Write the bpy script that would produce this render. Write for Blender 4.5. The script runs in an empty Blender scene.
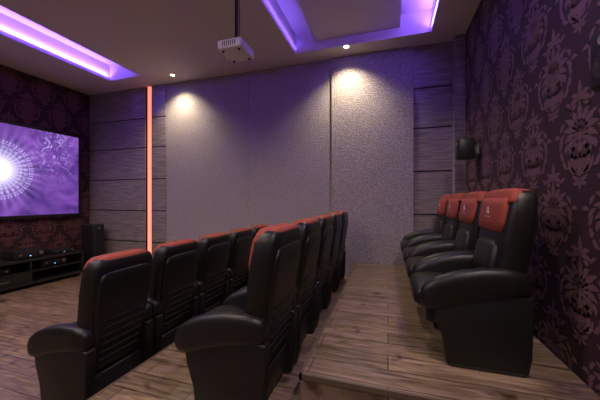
import bpy, bmesh, math, random
from mathutils import Vector, Matrix
random.seed(4)
sc = bpy.context.scene
sc.view_settings.view_transform = 'Standard'

# ---------------------------------------------------------------- dimensions
XL, XR, YF, YN, H = -6.62, 1.08, 4.88, -2.4, 3.96
T2, T3 = 0.25, 0.49

# ---------------------------------------------------------------- materials
def newmat(name, col=(.5,.5,.5), rough=.5, metal=0, emis=None, es=0, spec=None):
    m = bpy.data.materials.new(name); m.use_nodes = True
    b = m.node_tree.nodes['Principled BSDF']
    b.inputs['Base Color'].default_value = (*col,1)
    b.inputs['Roughness'].default_value = rough
    b.inputs['Metallic'].default_value = metal
    if spec is not None: b.inputs['Specular IOR Level'].default_value = spec
    if emis:
        b.inputs['Emission Color'].default_value = (*emis,1)
        b.inputs['Emission Strength'].default_value = es
    return m
def N(m,t,**k):
    n = m.node_tree.nodes.new(t)
    for a,v in k.items(): setattr(n,a,v)
    return n
def L(m,a,b): m.node_tree.links.new(a,b)
def B(m): return m.node_tree.nodes['Principled BSDF']
def add_bump(m, scale, strength, dist=.01, detail=4, sx=(1,1,1)):
    tc=N(m,'ShaderNodeTexCoord'); mp=N(m,'ShaderNodeMapping'); mp.inputs['Scale'].default_value=sx
    no=N(m,'ShaderNodeTexNoise'); no.inputs['Scale'].default_value=scale; no.inputs['Detail'].default_value=detail
    bu=N(m,'ShaderNodeBump'); bu.inputs['Strength'].default_value=strength; bu.inputs['Distance'].default_value=dist
    L(m,tc.outputs['Object'],mp.inputs['Vector']); L(m,mp.outputs[0],no.inputs['Vector'])
    L(m,no.outputs['Fac'],bu.inputs['Height']); L(m,bu.outputs[0],B(m).inputs['Normal'])
    return no
def noise_color(m, scale, c1, c2, sx=(1,1,1), detail=5, lo=.35, hi=.65):
    tc=N(m,'ShaderNodeTexCoord'); mp=N(m,'ShaderNodeMapping'); mp.inputs['Scale'].default_value=sx
    no=N(m,'ShaderNodeTexNoise'); no.inputs['Scale'].default_value=scale; no.inputs['Detail'].default_value=detail
    cr=N(m,'ShaderNodeValToRGB'); cr.color_ramp.elements[0].position=lo; cr.color_ramp.elements[1].position=hi
    cr.color_ramp.elements[0].color=(*c1,1); cr.color_ramp.elements[1].color=(*c2,1)
    L(m,tc.outputs['Object'],mp.inputs['Vector']); L(m,mp.outputs[0],no.inputs['Vector'])
    L(m,no.outputs['Fac'],cr.inputs['Fac']); L(m,cr.outputs[0],B(m).inputs['Base Color'])
    return cr

M_ceil = newmat('ceiling_plaster',(.60,.54,.51),.85); add_bump(M_ceil,60,.15,.003)
M_plain = newmat('plain_wall',(.10,.07,.08),.8); add_bump(M_plain,80,.2,.003)
M_stone = newmat('textured_stucco',(.4,.36,.38),.9)
noise_color(M_stone,60,(.22,.19,.185),(.46,.415,.40),detail=5,lo=.33,hi=.67); add_bump(M_stone,55,.85,.024,5)
M_panel = newmat('panel_wood',(.2,.17,.17),.5)
noise_color(M_panel,5,(.165,.14,.125),(.33,.285,.25),sx=(.6,1,9)); 
M_groove = newmat('groove_dark',(.015,.012,.013),.7)
M_paper = newmat('wallpaper_ground',(.030,.009,.014),.75); add_bump(M_paper,200,.2,.002)
M_motif = newmat('wallpaper_motif',(.155,.080,.095),.6)
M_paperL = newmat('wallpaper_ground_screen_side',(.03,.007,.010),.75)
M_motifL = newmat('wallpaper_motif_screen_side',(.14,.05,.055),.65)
M_leather = newmat('black_leather',(.006,.0058,.006),.42,spec=.36); add_bump(M_leather,160,.25,.002)
M_shell = newmat('chair_shell_plastic',(.007,.0068,.007),.42,spec=.36); add_bump(M_shell,300,.15,.001)
M_red = newmat('red_headrest_cover',(.235,.036,.018),.75); add_bump(M_red,150,.25,.002)
M_logo = newmat('embroidered_logo',(.6,.45,.38),.6)
M_seam = newmat('stitch_seam',(.004,.004,.004),.7)
M_black = newmat('black_satin',(.012,.012,.013),.35)
M_grille = newmat('speaker_grille',(.008,.008,.009),.8)
M_white = newmat('projector_white',(.75,.74,.72),.35)
M_metal = newmat('metal',(.35,.35,.36),.35,1)
M_lens = newmat('lens_glass',(.02,.02,.05),.05)
M_trim = newmat('platform_edge_trim',(.09,.065,.048),.4)
M_lamp = newmat('lamp_glow',(1,1,1),.5,emis=(1,.86,.62),es=14)
M_violet = newmat('violet_led_tape',(.3,.2,1),.5,emis=(.20,.09,1.0),es=2.2)
M_pinkled = newmat('amber_led_strip',(1,.4,.3),.5,emis=(1.0,.27,.17),es=1.2)
M_ledblue = newmat('standby_led',(.1,.3,1),.5,emis=(.2,.5,1),es=3)

def wood_floor(name, rot, c1, c2):
    m = newmat(name,(.3,.2,.12),.32)
    tc=N(m,'ShaderNodeTexCoord'); mp=N(m,'ShaderNodeMapping'); mp.inputs['Rotation'].default_value=(0,0,rot)
    L(m,tc.outputs['Object'],mp.inputs['Vector'])
    br=N(m,'ShaderNodeTexBrick'); br.inputs['Scale'].default_value=1
    br.inputs['Brick Width'].default_value=1.25; br.inputs['Row Height'].default_value=.165
    br.inputs['Mortar Size'].default_value=.004; br.inputs['Mortar Smooth'].default_value=.2
    br.inputs['Color1'].default_value=(*c1,1); br.inputs['Color2'].default_value=(*c2,1)
    br.inputs['Mortar'].default_value=(.03,.018,.01,1); br.offset=.37
    L(m,mp.outputs[0],br.inputs['Vector'])
    mp2=N(m,'ShaderNodeMapping'); mp2.inputs['Scale'].default_value=(1.2,14,1)
    L(m,mp.outputs[0],mp2.inputs['Vector'])
    no=N(m,'ShaderNodeTexNoise'); no.inputs['Scale'].default_value=3; no.inputs['Detail'].default_value=8; no.inputs['Distortion'].default_value=.6
    L(m,mp2.outputs[0],no.inputs['Vector'])
    cr=N(m,'ShaderNodeValToRGB'); cr.color_ramp.elements[0].position=.33; cr.color_ramp.elements[1].position=.66
    cr.color_ramp.elements[0].color=(.36,.34,.33,1); cr.color_ramp.elements[1].color=(1.2,1.2,1.2,1)
    L(m,no.outputs['Fac'],cr.inputs['Fac'])
    mx=N(m,'ShaderNodeMix',data_type='RGBA',blend_type='MULTIPLY'); mx.inputs['Factor'].default_value=1
    L(m,br.outputs['Color'],mx.inputs['A']); L(m,cr.outputs[0],mx.inputs['B'])
    vo=N(m,'ShaderNodeTexNoise'); vo.inputs['Scale'].default_value=6; vo.inputs['Detail'].default_value=2
    L(m,mp.outputs[0],vo.inputs['Vector'])
    cr2=N(m,'ShaderNodeValToRGB'); cr2.color_ramp.elements[0].position=.27; cr2.color_ramp.elements[1].position=.38
    cr2.color_ramp.elements[0].color=(.3,.24,.19,1); cr2.color_ramp.elements[1].color=(1,1,1,1)
    L(m,vo.outputs['Fac'],cr2.inputs['Fac'])
    mx2=N(m,'ShaderNodeMix',data_type='RGBA',blend_type='MULTIPLY'); mx2.inputs['Factor'].default_value=1
    L(m,mx.outputs['Result'],mx2.inputs['A']); L(m,cr2.outputs[0],mx2.inputs['B'])
    L(m,mx2.outputs['Result'],B(m).inputs['Base Color'])
    bu=N(m,'ShaderNodeBump'); bu.inputs['Strength'].default_value=.3; bu.inputs['Distance'].default_value=.004
    L(m,no.outputs['Fac'],bu.inputs['Height']); L(m,bu.outputs[0],B(m).inputs['Normal'])
    return m
M_floor = wood_floor('oak_floor',0,(.27,.178,.115),(.18,.12,.08))
M_plat = wood_floor('oak_platform',0,(.265,.185,.128),(.155,.11,.077))

# ---------------------------------------------------------------- mesh builder
class MB:
    def __init__(s): s.v=[]; s.f=[]; s.m=[]; s.sm=[]; s.mats=[]
    def mi(s,mat):
        if mat not in s.mats: s.mats.append(mat)
        return s.mats.index(mat)
    def add(s,vs,fs,mat,smooth=False):
        o=len(s.v); s.v+= [tuple(p) for p in vs]; i=s.mi(mat)
        for f in fs: s.f.append(tuple(o+k for k in f)); s.m.append(i); s.sm.append(smooth)
    def box(s,x0,x1,y0,y1,z0,z1,mat,bev=0):
        if bev<=0:
            vs=[(x,y,z) for x in (x0,x1) for y in (y0,y1) for z in (z0,z1)]
            fs=[(0,1,3,2),(4,6,7,5),(0,4,5,1),(2,3,7,6),(0,2,6,4),(1,5,7,3)]
            s.add(vs,fs,mat)
        else:
            bm=bmesh.new(); bmesh.ops.create_cube(bm,size=1)
            for v in bm.verts:
                v.co=Vector(((x0+x1)/2+v.co.x*(x1-x0),(y0+y1)/2+v.co.y*(y1-y0),(z0+z1)/2+v.co.z*(z1-z0)))
            bmesh.ops.bevel(bm,geom=bm.edges[:],offset=bev,segments=3,profile=.5,affect='EDGES')
            s.bm(bm,mat,True)
    def bm(s,bm,mat,smooth=False):
        bm.verts.index_update()
        s.add([v.co.copy() for v in bm.verts],[[v.index for v in f.verts] for f in bm.faces],mat,smooth); bm.free()
    def cyl(s,p0,p1,r,mat,n=24,r2=None):
        p0=Vector(p0);p1=Vector(p1);r2=r if r2 is None else r2
        d=(p1-p0).normalized(); a=d.orthogonal().normalized(); b=d.cross(a)
        vs=[];
        for p,rr in ((p0,r),(p1,r2)):
            for i in range(n):
                t=2*math.pi*i/n; vs.append(p+a*rr*math.cos(t)+b*rr*math.sin(t))
        s.add(vs,[(i,(i+1)%n,n+(i+1)%n,n+i) for i in range(n)],mat,True)
        s.add(vs,[tuple(range(n))[::-1],tuple(range(n,2*n))],mat)
    def loft(s,rings,mat,cap=True):
        n=len(rings[0]); vs=[p for r in rings for p in r]; fs=[]
        for k in range(len(rings)-1):
            for i in range(n):
                fs.append((k*n+i,k*n+(i+1)%n,(k+1)*n+(i+1)%n,(k+1)*n+i))
        if cap: fs.append(tuple(range(n))[::-1]); fs.append(tuple((len(rings)-1)*n+i for i in range(n)))
        s.add(vs,fs,mat,True)
    def obj(s,name,parent=None,loc=(0,0,0),split=True):
        me=bpy.data.meshes.new(name); me.from_pydata(s.v,[],s.f)
        for m in s.mats: me.materials.append(m)
        me.polygons.foreach_set('material_index',s.m); me.polygons.foreach_set('use_smooth',s.sm)
        bm=bmesh.new(); bm.from_mesh(me); bmesh.ops.recalc_face_normals(bm,faces=bm.faces[:]); bm.to_mesh(me); bm.free()
        me.update()
        o=bpy.data.objects.new(name,me); sc.collection.objects.link(o); o.location=loc
        if parent: o.parent=parent
        return o
def superring(fn,a,b,n=28,p=4.0):
    out=[]
    for i in range(n):
        t=2*math.pi*i/n; c=math.cos(t); q=math.sin(t)
        out.append(fn(math.copysign(abs(c)**(2/p),c)*a, math.copysign(abs(q)**(2/p),q)*b))
    return out

# ---------------------------------------------------------------- room shell
f=MB(); f.box(XL-.1,XR+.1,YN-.1,YF+.1,-.1,0,M_floor); f.obj('floor')

c=MB()
CX1,CX2,CYE=-5.42,-4.62,4.36      # screen-side cove slot
DX1,DX2,DYE=-1.47,.60,4.46        # large tray
D0=YN+.5
z0,z1=H,H+.32
c.box(XL-.1,CX1,YN-.1,YF+.1,z0,z1,M_ceil)
c.box(CX1,CX2,CYE,YF+.1,z0,z1,M_ceil); c.box(CX1,CX2,YN-.1,D0,z0,z1,M_ceil)
c.box(CX2,DX1,YN-.1,YF+.1,z0,z1,M_ceil)
c.box(DX1,DX2,DYE,YF+.1,z0,z1,M_ceil); c.box(DX1,DX2,YN-.1,D0,z0,z1,M_ceil)
c.box(DX2,XR+.1,YN-.1,YF+.1,z0,z1,M_ceil)
c.box(XL-.1,XR+.1,YN-.1,YF+.1,z1,z1+.1,M_ceil)
# stepped soffit inside the tray
c.box(-1.12,.17,D0,DYE,z0+.14,z1,M_ceil)
c.obj('ceiling')

w=MB(); w.box(XL-.15,XR+.15,YF,YF+.15,0,H,M_plain)
wall_far=w.obj('wall_far')
w=MB(); w.box(XL-.15,XR+.15,YN-.15,YN,0,H,M_plain); w.obj('wall_near')
w=MB(); w.box(XR,XR+.15,YN,YF,0,H,M_paper); wall_right=w.obj('wall_right')
w=MB(); w.box(XL-.15,XL,YN,YF,0,H,M_paperL); wall_left=w.obj('wall_left')

# wall cladding on far wall
zs=[0,.63,1.30,1.98,2.66,3.29,3.96]
w=MB()
def panels(x0,x1,y,zoff=0):
    w.box(x0,x1,y+.02,YF,0,H,M_groove)
    for a,b in zip(zs[:-1],zs[1:]):
        w.box(x0+.004,x1-.004,y,y+.03,a+.012,b-.012 if b<3.9 else b,M_panel)
panels(XL,-4.98,YF-.06)
panels(-4.80,-4.44,YF-.06)
panels(.384,.94,YF-.06)
w.box(.94,XR,YF-.22,YF,T3+.01,H,M_panel)
w.obj('wall_panelling_wood',wall_far)
w=MB()
w.box(-4.44,-2.525,YF-.045,YF,0,H,M_stone); w.box(-2.519,-.933,YF-.045,YF,0,H,M_stone); w.box(-.925,.384,YF-.085,YF,0,H,M_stone)
w.obj('wall_panelling_stucco',wall_far)
w=MB(); w.box(-4.93,-4.85,YF-.045,YF-.02,0.02,H,M_pinkled); w.box(-4.98,-4.80,YF-.02,YF,0,H,M_groove)
w.obj('led_wall_strip')

# damask ornament ------------------------------------------------
def leaf(x,y,ang,ln,wd,curve=0,n=9,scal=.0):
    a=math.radians(ang); px,py=x,y; Lp=[];Rp=[]
    for i in range(n+1):
        t=i/n; hw=wd*(math.sin(math.pi*min(1,t**.85)))**.8*(1+scal*math.sin(t*22)) if 0<i<n else .0008
        nx,ny=-math.sin(a),math.cos(a)
        Lp.append((px+nx*hw,py+ny*hw)); Rp.append((px-nx*hw,py-ny*hw))
        a+=math.radians(curve)/n; px+=math.cos(a)*ln/n; py+=math.sin(a)*ln/n
    vs=Lp+Rp; fs=[(i,i+1,n+1+i+1,n+1+i) for i in range(n)]
    return vs,fs
sp=[]
half=[ # palmette fan in the middle
      (.01,.00,74,.30,.036,-25),(.02,-.01,56,.31,.038,-35),(.02,-.02,37,.29,.038,-45),(.02,-.04,18,.27,.036,-55),(.02,-.06,-2,.24,.034,-60),(.02,-.09,-24,.19,.030,-60),
      # lower acanthus scrolls
      (.02,-.46,25,.30,.036,70),(.03,-.40,48,.20,.032,60),(.05,-.44,2,.24,.030,80),(.20,-.38,-5,.17,.026,110),(.27,-.29,20,.17,.028,90),
      (.33,-.20,60,.16,.028,80),(.36,-.10,100,.16,.026,60),(.24,-.22,70,.14,.026,90),(.36,-.02,60,.12,.024,-110),(.34,.04,95,.13,.024,60),
      (.03,-.27,-20,.15,.028,80),(.10,-.27,20,.14,.028,70),(.02,-.24,20,.16,.03,40),
      # crown
      (.02,.34,62,.15,.028,-70),(.02,.32,30,.17,.028,-80),(.05,.28,8,.15,.024,-90),(.16,.27,70,.12,.022,-60),
      # foot
      (.01,-.52,-60,.12,.022,80),(.01,-.50,-25,.13,.022,80)]
for (x,y,a,l,wd,cv) in half:
    sp.append((x,y,a,l,wd,cv)); sp.append((-x,y,180-a,l,wd,-cv))
sp+=[(0,.0,90,.34,.040,0),(0,.30,90,.24,.036,0),(0,-.30,90,.30,.055,0),(0,-.22,-90,.30,.036,0),(0,-.48,-90,.15,.024,0)]
mv=[];mf=[]
for q in sp:
    vs,fs=leaf(*q[:4],q[4],q[5],scal=.22); o=len(mv); mv+=vs; mf+=[tuple(o+k for k in ff) for ff in fs]
def wallpaper(name,parent,x,sgn,ya,yb,za,zb,mat,pw=.56,ph=.92,sc_=.56):
    V=[];F=[]
    j=0; zc=za+.1
    while zc<zb+.3:
        yc=ya+(pw/2 if j%2 else 0)
        while yc<yb+.3:
            o=len(V)
            pts=[(yc+a*sc_,zc+b*sc_) for a,b in mv]
            keep=[all(ya+.01<pts[k][0]<yb-.01 and za+.01<pts[k][1]<zb-.01 for k in ff) for ff in mf]
            V+=[(x,a,b) for a,b in pts]
            F+=[tuple(o+k for k in ff) for ff,kk in zip(mf,keep) if kk]
            yc+=pw
        zc+=ph/2; j+=1
    me=bpy.data.meshes.new(name); me.from_pydata(V,[],F); me.materials.append(mat)
    bm=bmesh.new(); bm.from_mesh(me); bmesh.ops.delete(bm,geom=[v for v in bm.verts if not v.link_faces],context='VERTS'); bm.to_mesh(me); bm.free()
    o=bpy.data.objects.new(name,me); sc.collection.objects.link(o); o.parent=parent
wallpaper('damask_pattern_right',wall_right,XR-.002,-1,YN,YF-.22,0,H,M_motif)
wallpaper('damask_pattern_left',wall_left,XL+.002,1,0,YF-.06,0,H,M_motifL)

# platforms --------------------------------------------------------
p=MB(); p.box(-1.83,-.51,1.30,YF-.1,0,T2,M_plat)
p.box(-1.84,-.51,1.29,1.31,T2-.03,T2+.002,M_trim); p.box(-1.84,-1.82,1.29,YF-.1,T2-.03,T2+.002,M_trim); p.obj('seating_platform')
p=MB(); p.box(-.5,XR-.012,1.62,YF-.1,0,T3,M_plat)
p.box(-.508,XR-.012,1.612,1.63,T3-.03,T3+.002,M_trim); p.box(-.508,-.49,1.612,YF-.1,T3-.03,T3+.002,M_trim); p.obj('seating_platform')

# ---------------------------------------------------------------- cinema chair
def build_chair():
    m=MB()
    # seat cushion : loft along x
    rings=[]
    for x,hh,w_,zc in [(-.335,.02,.19,.38),(-.33,.05,.21,.38),(-.30,.075,.225,.385),(-.2,.085,.23,.395),(-.05,.08,.23,.39),(.1,.075,.23,.38),(.2,.06,.22,.375)]:
        rings.append(superring(lambda a,b,x=x,zc=zc:(x,a,zc+b),w_,hh))
    m.loft(rings,M_leather)
    m.box(-.26,.22,-.21,.21,.22,.34,M_shell,.02)
    # arms
    for s in (-1,1):
        yc=.262*s; rings=[]
        for x,hh,w_,zc in [(-.30,.02,.025,.41),(-.295,.05,.043,.413),(-.27,.08,.053,.42),(-.21,.102,.056,.44),(-.1,.105,.056,.48),(.05,.10,.056,.515),(.18,.09,.055,.53),(.28,.07,.05,.53),(.30,.03,.03,.52)]:
            rings.append(superring(lambda a,b,x=x,zc=zc,yc=yc:(x,yc+a,zc+b),w_,hh,p=3.2))
        m.loft(rings,M_leather)
        # side panel
        prof=[(-.15,0),(.28,0),(.30,.10),(.31,.46),(.10,.50),(-.20,.43),(-.23,.37),(-.215,.28),(-.17,.15)]
        bm=bmesh.new(); vs=[bm.verts.new((x,yc-.04,z)) for x,z in prof]; fc=bm.faces.new(vs)
        r=bmesh.ops.extrude_face_region(bm,geom=[fc]); bmesh.ops.translate(bm,verts=[g for g in r['geom'] if isinstance(g,bmesh.types.BMVert)],vec=(0,.08,0))
        bmesh.ops.recalc_face_normals(bm,faces=bm.faces[:])
        bmesh.ops.bevel(bm,geom=bm.edges[:],offset=.014,segments=3,profile=.5,affect='EDGES')
        m.bm(bm,M_shell,True)
        m.box(-.13,.26,yc-.043,yc+.043,0,.02,M_black)
    m.box(-.05,.25,-.22,.22,.05,.22,M_black,.01)
    # backrest: loft along z
    def bx(z): return .165+.13*(z-.3)/.8
    prof=[(.23,.19,.03),(.245,.225,.055),(.30,.25,.068),(.5,.262,.074),(.7,.272,.080),(.85,.277,.084),(.95,.275,.083),(1.03,.264,.078),(1.075,.245,.066),(1.095,.215,.048),(1.103,.17,.025)]
    rings=[superring(lambda a,b,z=z:(bx(z)+b,a,z),w_,t,n=36,p=5) for z,w_,t in prof]
    m.loft(rings,M_leather)
    # rear hard shell
    prof=[(.25,.18,.018),(.27,.205,.028),(.5,.225,.030),(.8,.240,.030),(.93,.235,.028),(.985,.21,.02),(1.0,.15,.01)]
    rings=[superring(lambda a,b,z=z:(bx(z)+.069+b,a,z),w_,t,n=32,p=5) for z,w_,t in prof]
    m.loft(rings,M_shell)
    for z in (.33,.39,.45,.51,.57,.63):
        m.box(bx(z)+.090,bx(z)+.108,-.18,.18,z-.010,z+.010,M_shell,.005)
        m.box(bx(z)+.094,bx(z)+.1005,-.18,.18,z+.014,z+.019,M_seam)
    # lumbar pad
    prof=[(.46,.12,.02),(.48,.17,.035),(.6,.19,.04),(.74,.18,.035),(.77,.13,.015)]
    rings=[superring(lambda a,b,z=z:(bx(z)-.072+b,a,z),w_,t,n=28,p=4) for z,w_,t in prof]
    m.loft(rings,M_leather)
    # head pillow with red cover
    prof=[(.83,.19,.015),(.84,.21,.03),(.90,.225,.036),(1.0,.225,.034),(1.05,.21,.03)]
    rings=[superring(lambda a,b,z=z:(bx(z)-.074+b,a,z),w_,t,n=28,p=4.5) for z,w_,t in prof]
    m.loft(rings,M_red)
    # cover folding over the front part of the top
    prof=[(1.02,.255,.050),(1.04,.255,.048),(1.082,.238,.042),(1.104,.21,.034),(1.112,.16,.018)]
    rings=[superring(lambda a,b,z=z:(bx(z)-.040+b,a,z),w_,t,n=36,p=4.5) for z,w_,t in prof]
    m.loft(rings,M_red)
    prof=[(1.072,.230,.061),(1.085,.226,.055),(1.101,.203,.043),(1.108,.16,.022)]
    rings=[superring(lambda a,b,z=z:(bx(z)+.003+b,a,z),w_,t,n=36,p=4.5) for z,w_,t in prof]
    m.loft(rings,M_red)
    lx=bx(.95)-.074-.036
    for dy,dz,r in ((0,.975,.016),(.012,.955,.012),(-.012,.955,.012)):
        m.cyl((lx,dy,dz),(lx-.004,dy,dz),r,M_logo,12)
    m.box(lx-.004,lx+.002,-.05,.05,.915,.927,M_logo)
    return m
cm=build_chair()
first=cm.obj('cinema_chair'); cd=first.data
pos=[]
for i in range(5): pos.append((-2.32,1.74+.64*i,0))
for i in range(5): pos.append((-.96,1.74+.64*i,T2+.003))
for i in range(4): pos.append((.505,2.27+.64*i,T3+.003))
first.location=pos[0]
for q in pos[1:]:
    o=bpy.data.objects.new('cinema_chair',cd); o.location=q; sc.collection.objects.link(o)
    
# ---------------------------------------------------------------- projection screen
M_scr=newmat('screen_image',(.02,.02,.02),.5)
m=M_scr
tc=N(m,'ShaderNodeTexCoord'); sx=N(m,'ShaderNodeSeparateXYZ'); L(m,tc.outputs['Object'],sx.inputs[0])
def math_(op,a,b=None,c_=None):
    n=N(m,'ShaderNodeMath',operation=op)
    for i,v in enumerate((a,b,c_)):
        if v is None: continue
        if isinstance(v,(int,float)): n.inputs[i].default_value=v
        else: L(m,v,n.inputs[i])
    return n.outputs[0]
Y=math_('SUBTRACT',sx.outputs['Y'],.10); Z=sx.outputs['Z']
r=math_('SQRT',math_('ADD',math_('MULTIPLY',Y,Y),math_('MULTIPLY',Z,Z)))
th=math_('ARCTAN2',Z,Y)
def ring(r0,w): return math_('LESS_THAN',math_('ABSOLUTE',math_('SUBTRACT',r,r0)),w)
def glow(r0,w,rr=None): return math_('POWER',2.718,math_('MULTIPLY',math_('POWER',math_('DIVIDE',math_('SUBTRACT',rr or r,r0),w),2),-1))
ticks=math_('GREATER_THAN',math_('SINE',math_('MULTIPLY',th,64)),.1)
ticks2=math_('GREATER_THAN',math_('SINE',math_('MULTIPLY',th,30)),.2)
core=glow(0,.24)
rays=math_('MULTIPLY',glow(0,.44),math_('POWER',math_('ABSOLUTE',math_('SINE',math_('MULTIPLY',th,17))),3))
a=math_('MULTIPLY',ring(.52,.022),ticks)
b=ring(.48,.006); c3=math_('MULTIPLY',ring(.42,.025),ticks2); d3=ring(.35,.006)
tot=math_('ADD',math_('ADD',math_('MULTIPLY',a,.5),math_('MULTIPLY',b,.5)),math_('ADD',math_('MULTIPLY',c3,.4),math_('ADD',math_('MULTIPLY',d3,.5),math_('MULTIPLY',rays,.9))))
no=N(m,'ShaderNodeTexNoise'); no.inputs['Scale'].default_value=2.0; no.inputs['Detail'].default_value=5; no.inputs['Distortion'].default_value=1.2
L(m,tc.outputs['Object'],no.inputs['Vector'])
cr=N(m,'ShaderNodeValToRGB'); els=cr.color_ramp.elements
els[0].position=.3; els[0].color=(.042,.013,.16,1); els[1].position=.75; els[1].color=(.23,.08,.46,1)
L(m,no.outputs['Fac'],cr.inputs['Fac'])
# bright swirling sparkles at upper right
Y2=math_('SUBTRACT',sx.outputs['Y'],1.0); Z2=math_('SUBTRACT',Z,.45)
r2=math_('SQRT',math_('ADD',math_('MULTIPLY',Y2,Y2),math_('MULTIPLY',math_('MULTIPLY',Z2,Z2),.5)))
patch=glow(0,.34,r2)
no2=N(m,'ShaderNodeTexNoise'); no2.inputs['Scale'].default_value=5; no2.inputs['Detail'].default_value=8; no2.inputs['Distortion'].default_value=3
L(m,tc.outputs['Object'],no2.inputs['Vector'])
wisp=math_('MULTIPLY',patch,math_('SMOOTH_MIN',math_('MULTIPLY',math_('MAXIMUM',math_('SUBTRACT',no2.outputs['Fac'],.5),0),5),1))
tot=math_('ADD',tot,wisp)
vo=N(m,'ShaderNodeTexVoronoi'); vo.inputs['Scale'].default_value=11; L(m,tc.outputs['Object'],vo.inputs['Vector'])
dots=math_('LESS_THAN',vo.outputs['Distance'],.06)
mx=N(m,'ShaderNodeMix',data_type='RGBA'); L(m,math_('MINIMUM',math_('ADD',tot,math_('MULTIPLY',dots,.35)),1),mx.inputs['Factor'])
L(m,cr.outputs[0],mx.inputs['A']); mx.inputs['B'].default_value=(.60,.45,1.0,1)
mx3=N(m,'ShaderNodeMix',data_type='RGBA'); L(m,math_('MINIMUM',math_('MULTIPLY',core,1.3),1),mx3.inputs['Factor'])
L(m,mx.outputs['Result'],mx3.inputs['A']); mx3.inputs['B'].default_value=(1.2,1.15,1.6,1)
L(m,mx3.outputs['Result'],B(m).inputs['Emission Color']); B(m).inputs['Emission Strength'].default_value=1.15
s=MB()
hw,hh=1.47,.83
s.box(-.01,.02,-hw,hw,-hh,hh,M_scr)
for (a0,a1,b0,b1) in ((-hw-.06,hw+.06,hh,hh+.06),(-hw-.06,hw+.06,-hh-.06,-hh),(-hw-.06,-hw,-hh,hh),(hw,hw+.06,-hh,hh)):
    s.box(-.06,.035,a0,a1,b0,b1,M_black)
s.box(-.06,-.01,-hw,hw,-hh,hh,M_black)
s.obj('projection_screen',loc=(XL+.063,3.05,2.07))

# ---------------------------------------------------------------- media console
q=MB(); x0,x1,y0,y1=XL+.08,-5.92,1.5,4.2
q.box(x0,x1,y0,y1,.46,.50,M_black,.004); q.box(x0,x1,y0,y1,.06,.10,M_black,.004); q.box(x0,x1-.02,y0,y1,.27,.29,M_black)
for yy in (y0,y0+.9,y0+1.8,y1-.03): q.box(x0,x1-.01,yy,yy+.03,.10,.46,M_black)
q.box(x0,x0+.02,y0,y1,.1,.46,M_black)
q.box(x1-.03,x1,y0+.93,y0+1.8,.11,.265,M_black,.004); q.box(x1,x1+.015,y0+1.2,y0+1.5,.18,.195,M_metal)
for yy in (y0+.05,(y0+y1)/2,y1-.1):
    for xx in (x0+.03,x1-.08): q.box(xx,xx+.05,yy,yy+.05,0,.06,M_black)
q.obj('media_console')
def avbox(name,x,y,z,dx,dy,dz):
    q=MB(); q.box(-dx/2,dx/2,-dy/2,dy/2,.012,dz,M_black,.006)
    for a in (-1,1):
        for b in (-1,1): q.cyl((a*dx*.38,b*dy*.4,0),(a*dx*.38,b*dy*.4,.014),.018,M_black,12)
    q.cyl((dx/2,dy*.34,dz*.55),(dx/2+.02,dy*.34,dz*.55),dz*.22,M_metal,20)
    q.cyl((dx/2,-dy*.34,dz*.55),(dx/2+.02,-dy*.34,dz*.55),dz*.15,M_metal,20)
    q.box(dx/2,dx/2+.004,-dy*.2,dy*.2,dz*.5,dz*.8,M_lens); q.box(dx/2,dx/2+.005,-.01,.01,dz*.3,dz*.36,M_ledblue)
    q.obj(name,loc=(x,y,z))
avbox('av_receiver',-6.2,3.35,.501,.38,.44,.15)
avbox('disc_player',-6.2,3.92,.501,.3,.4,.07)
avbox('power_amplifier',-6.22,3.75,.291,.36,.43,.13)
avbox('set_top_box',-6.2,2.9,.291,.28,.4,.09)
q=MB(); q.box(-.17,.17,-.125,.125,.02,1.0,M_black,.012); q.box(-.19,.19,-.15,.15,0,.025,M_black,.004)
q.box(.17,.182,-.11,.11,.08,.97,M_grille,.004)
for zz,rr in ((.82,.075),(.62,.075),(.42,.08)): q.cyl((.18,0,zz),(.19,0,zz),rr,M_shell,28); q.cyl((.19,0,zz),(.192,0,zz),rr*.7,M_grille,28)
q.cyl((.18,0,.93),(.188,0,.93),.025,M_metal,20)
q.obj('floorstanding_speaker',loc=(-6.1,4.52,0))

def surround(y,z=2.07):
    q=MB(); q.box(-.09,.09,-.085,.085,-.125,.125,M_black,.012)
    q.box(-.1,-.088,-.075,.075,-.115,.115,M_grille,.004); q.cyl((-.1,0,-.03),(-.105,0,-.03),.055,M_shell,24); q.cyl((-.1,0,.07),(-.105,0,.07),.022,M_metal,16)
    q.box(.088,.13,-.02,.02,-.03,.03,M_metal); q.box(.12,.1405,-.05,.05,-.06,.06,M_metal)
    q.obj('surround_speaker',loc=(XR-.143,y,z))
surround(4.05,2.17); surround(1.47,2.12)

# ---------------------------------------------------------------- projector
q=MB()
q.box(-.15,.15,-.17,.17,-.055,.05,M_white,.022)
q.box(-.152,-.14,-.13,.05,-.035,.03,M_grille,.003)
q.cyl((-.145,.09,0),(-.185,.09,0),.04,M_white,28); q.cyl((-.18,.09,0),(-.19,.09,0),.032,M_lens,28)
for i in range(7): q.box(-.08+i*.025,-.07+i*.025,-.1712,-.168,-.03,.025,M_grille)
for a in (-.1,.1):
    for b in (-.12,.12): q.cyl((a,b,-.055),(a,b,-.07),.014,M_grille,12)
q.box(-.06,.06,-.06,.06,.05,.065,M_metal)
for a,b in ((-.1,-.1),(.1,-.1),(-.1,.1),(.1,.1)): q.cyl((0,0,.075),(a,b,.052),.008,M_metal,10)
q.cyl((0,0,.06),(0,0,.12),.03,M_metal,20)
pz=3.27; top=H-pz
q.cyl((0,0,.1),(0,0,top-.015),.02,M_black,20); q.cyl((0,0,top-.015),(0,0,top),.07,M_black,28)
q.cyl((.03,.02,.06),(.03,.012,top-.01),.005,M_grille,8)
po=q.obj('ceiling_projector',loc=(-1.68,2.92,pz))

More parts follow.
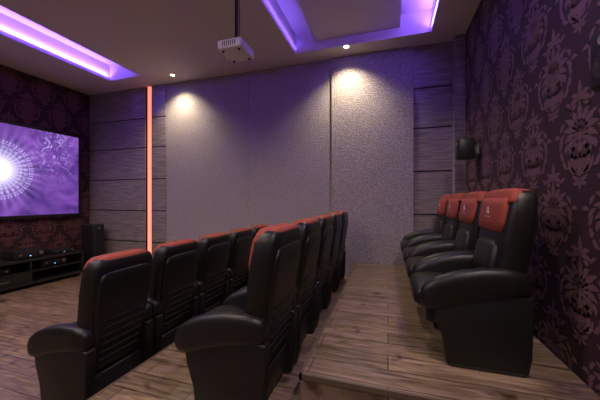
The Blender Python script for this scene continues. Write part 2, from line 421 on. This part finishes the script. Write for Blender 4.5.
# ---------------------------------------------------------------- lamps
def down(x,y,e,size=70,col=(1,.78,.50),blend=.6,rad=.03,tilt=(0,0),z=H):
    q=MB()
    n=28; 
    vs=[]
    for rr,zz in ((.055,-.004),(.04,-.004),(.038,-.001)):
        for i in range(n): t=2*math.pi*i/n; vs.append((rr*math.cos(t),rr*math.sin(t),zz))
    fs=[(k*n+i,k*n+(i+1)%n,(k+1)*n+(i+1)%n,(k+1)*n+i) for k in range(2) for i in range(n)]
    q.add(vs,fs,M_white); q.cyl((0,0,-.002),(0,0,-.0005),.038,M_lamp,n)
    o=q.obj('recessed_downlight',loc=(x,y,z))
    l=bpy.data.lights.new('spot','SPOT'); l.energy=e; l.color=col; l.spot_size=math.radians(size); l.spot_blend=blend; l.shadow_soft_size=rad
    lo=bpy.data.objects.new('lamp_beam',l); sc.collection.objects.link(lo); lo.parent=o; lo.location=(0,0,-.03); lo.rotation_euler=(tilt[0],tilt[1],0)
down(-4.0,4.52,175,122,(1,.84,.56),1,.05)
down(-.63,4.50,175,122,(1,.84,.56),1,.05)
for x,y in ((-3.6,1.2),(-3.6,-1.0),(-2.2,1.1),(-2.2,-1.2),(.84,1.1),(.84,-1.0),(-6.0,.8)):
    down(x,y,155 if x<.5 else 190,160,(1,.82,.66),.9,.06)

def area(name,x,y,z,sx_,sy_,e,col,rot):
    l=bpy.data.lights.new(name,'AREA'); l.shape='RECTANGLE'; l.size=sx_; l.size_y=sy_; l.energy=e; l.color=col
    o=bpy.data.objects.new(name,l); sc.collection.objects.link(o); o.location=(x,y,z); o.rotation_euler=rot; return o
def cove(name,x,ya,yb,z,e,lean):
    q=MB(); q.box(x-.012,x+.012,ya,yb,z-.02,z,M_violet); o=q.obj(name)
    a=area(name+'_light',x,(ya+yb)/2,z+.01,.03,yb-ya,e,(.17,.09,1.0),(math.pi,lean,0)); a.parent=o
ln=(D0+.05)
cove('led_cove_strip',CX1+.03,ln,CYE-.05,H+.05,130,math.radians(-25))
cove('led_cove_strip',DX2-.03,ln,DYE-.05,H+.05,140,math.radians(25))
cove('led_cove_strip',DX1+.03,ln,DYE-.05,H+.05,14,math.radians(-25))

# ---------------------------------------------------------------- world + camera
wd=bpy.data.worlds.new('world'); sc.world=wd; wd.use_nodes=True
wd.node_tree.nodes['Background'].inputs[0].default_value=(.05,.04,.06,1); wd.node_tree.nodes['Background'].inputs[1].default_value=.3
cam=bpy.data.cameras.new('camera'); co=bpy.data.objects.new('camera',cam); sc.collection.objects.link(co)
co.location=(0,0,1.53); co.rotation_euler=(math.pi/2,0,math.radians(17.27)); cam.lens=16.98; cam.sensor_width=36; cam.clip_start=.05
sc.camera=co
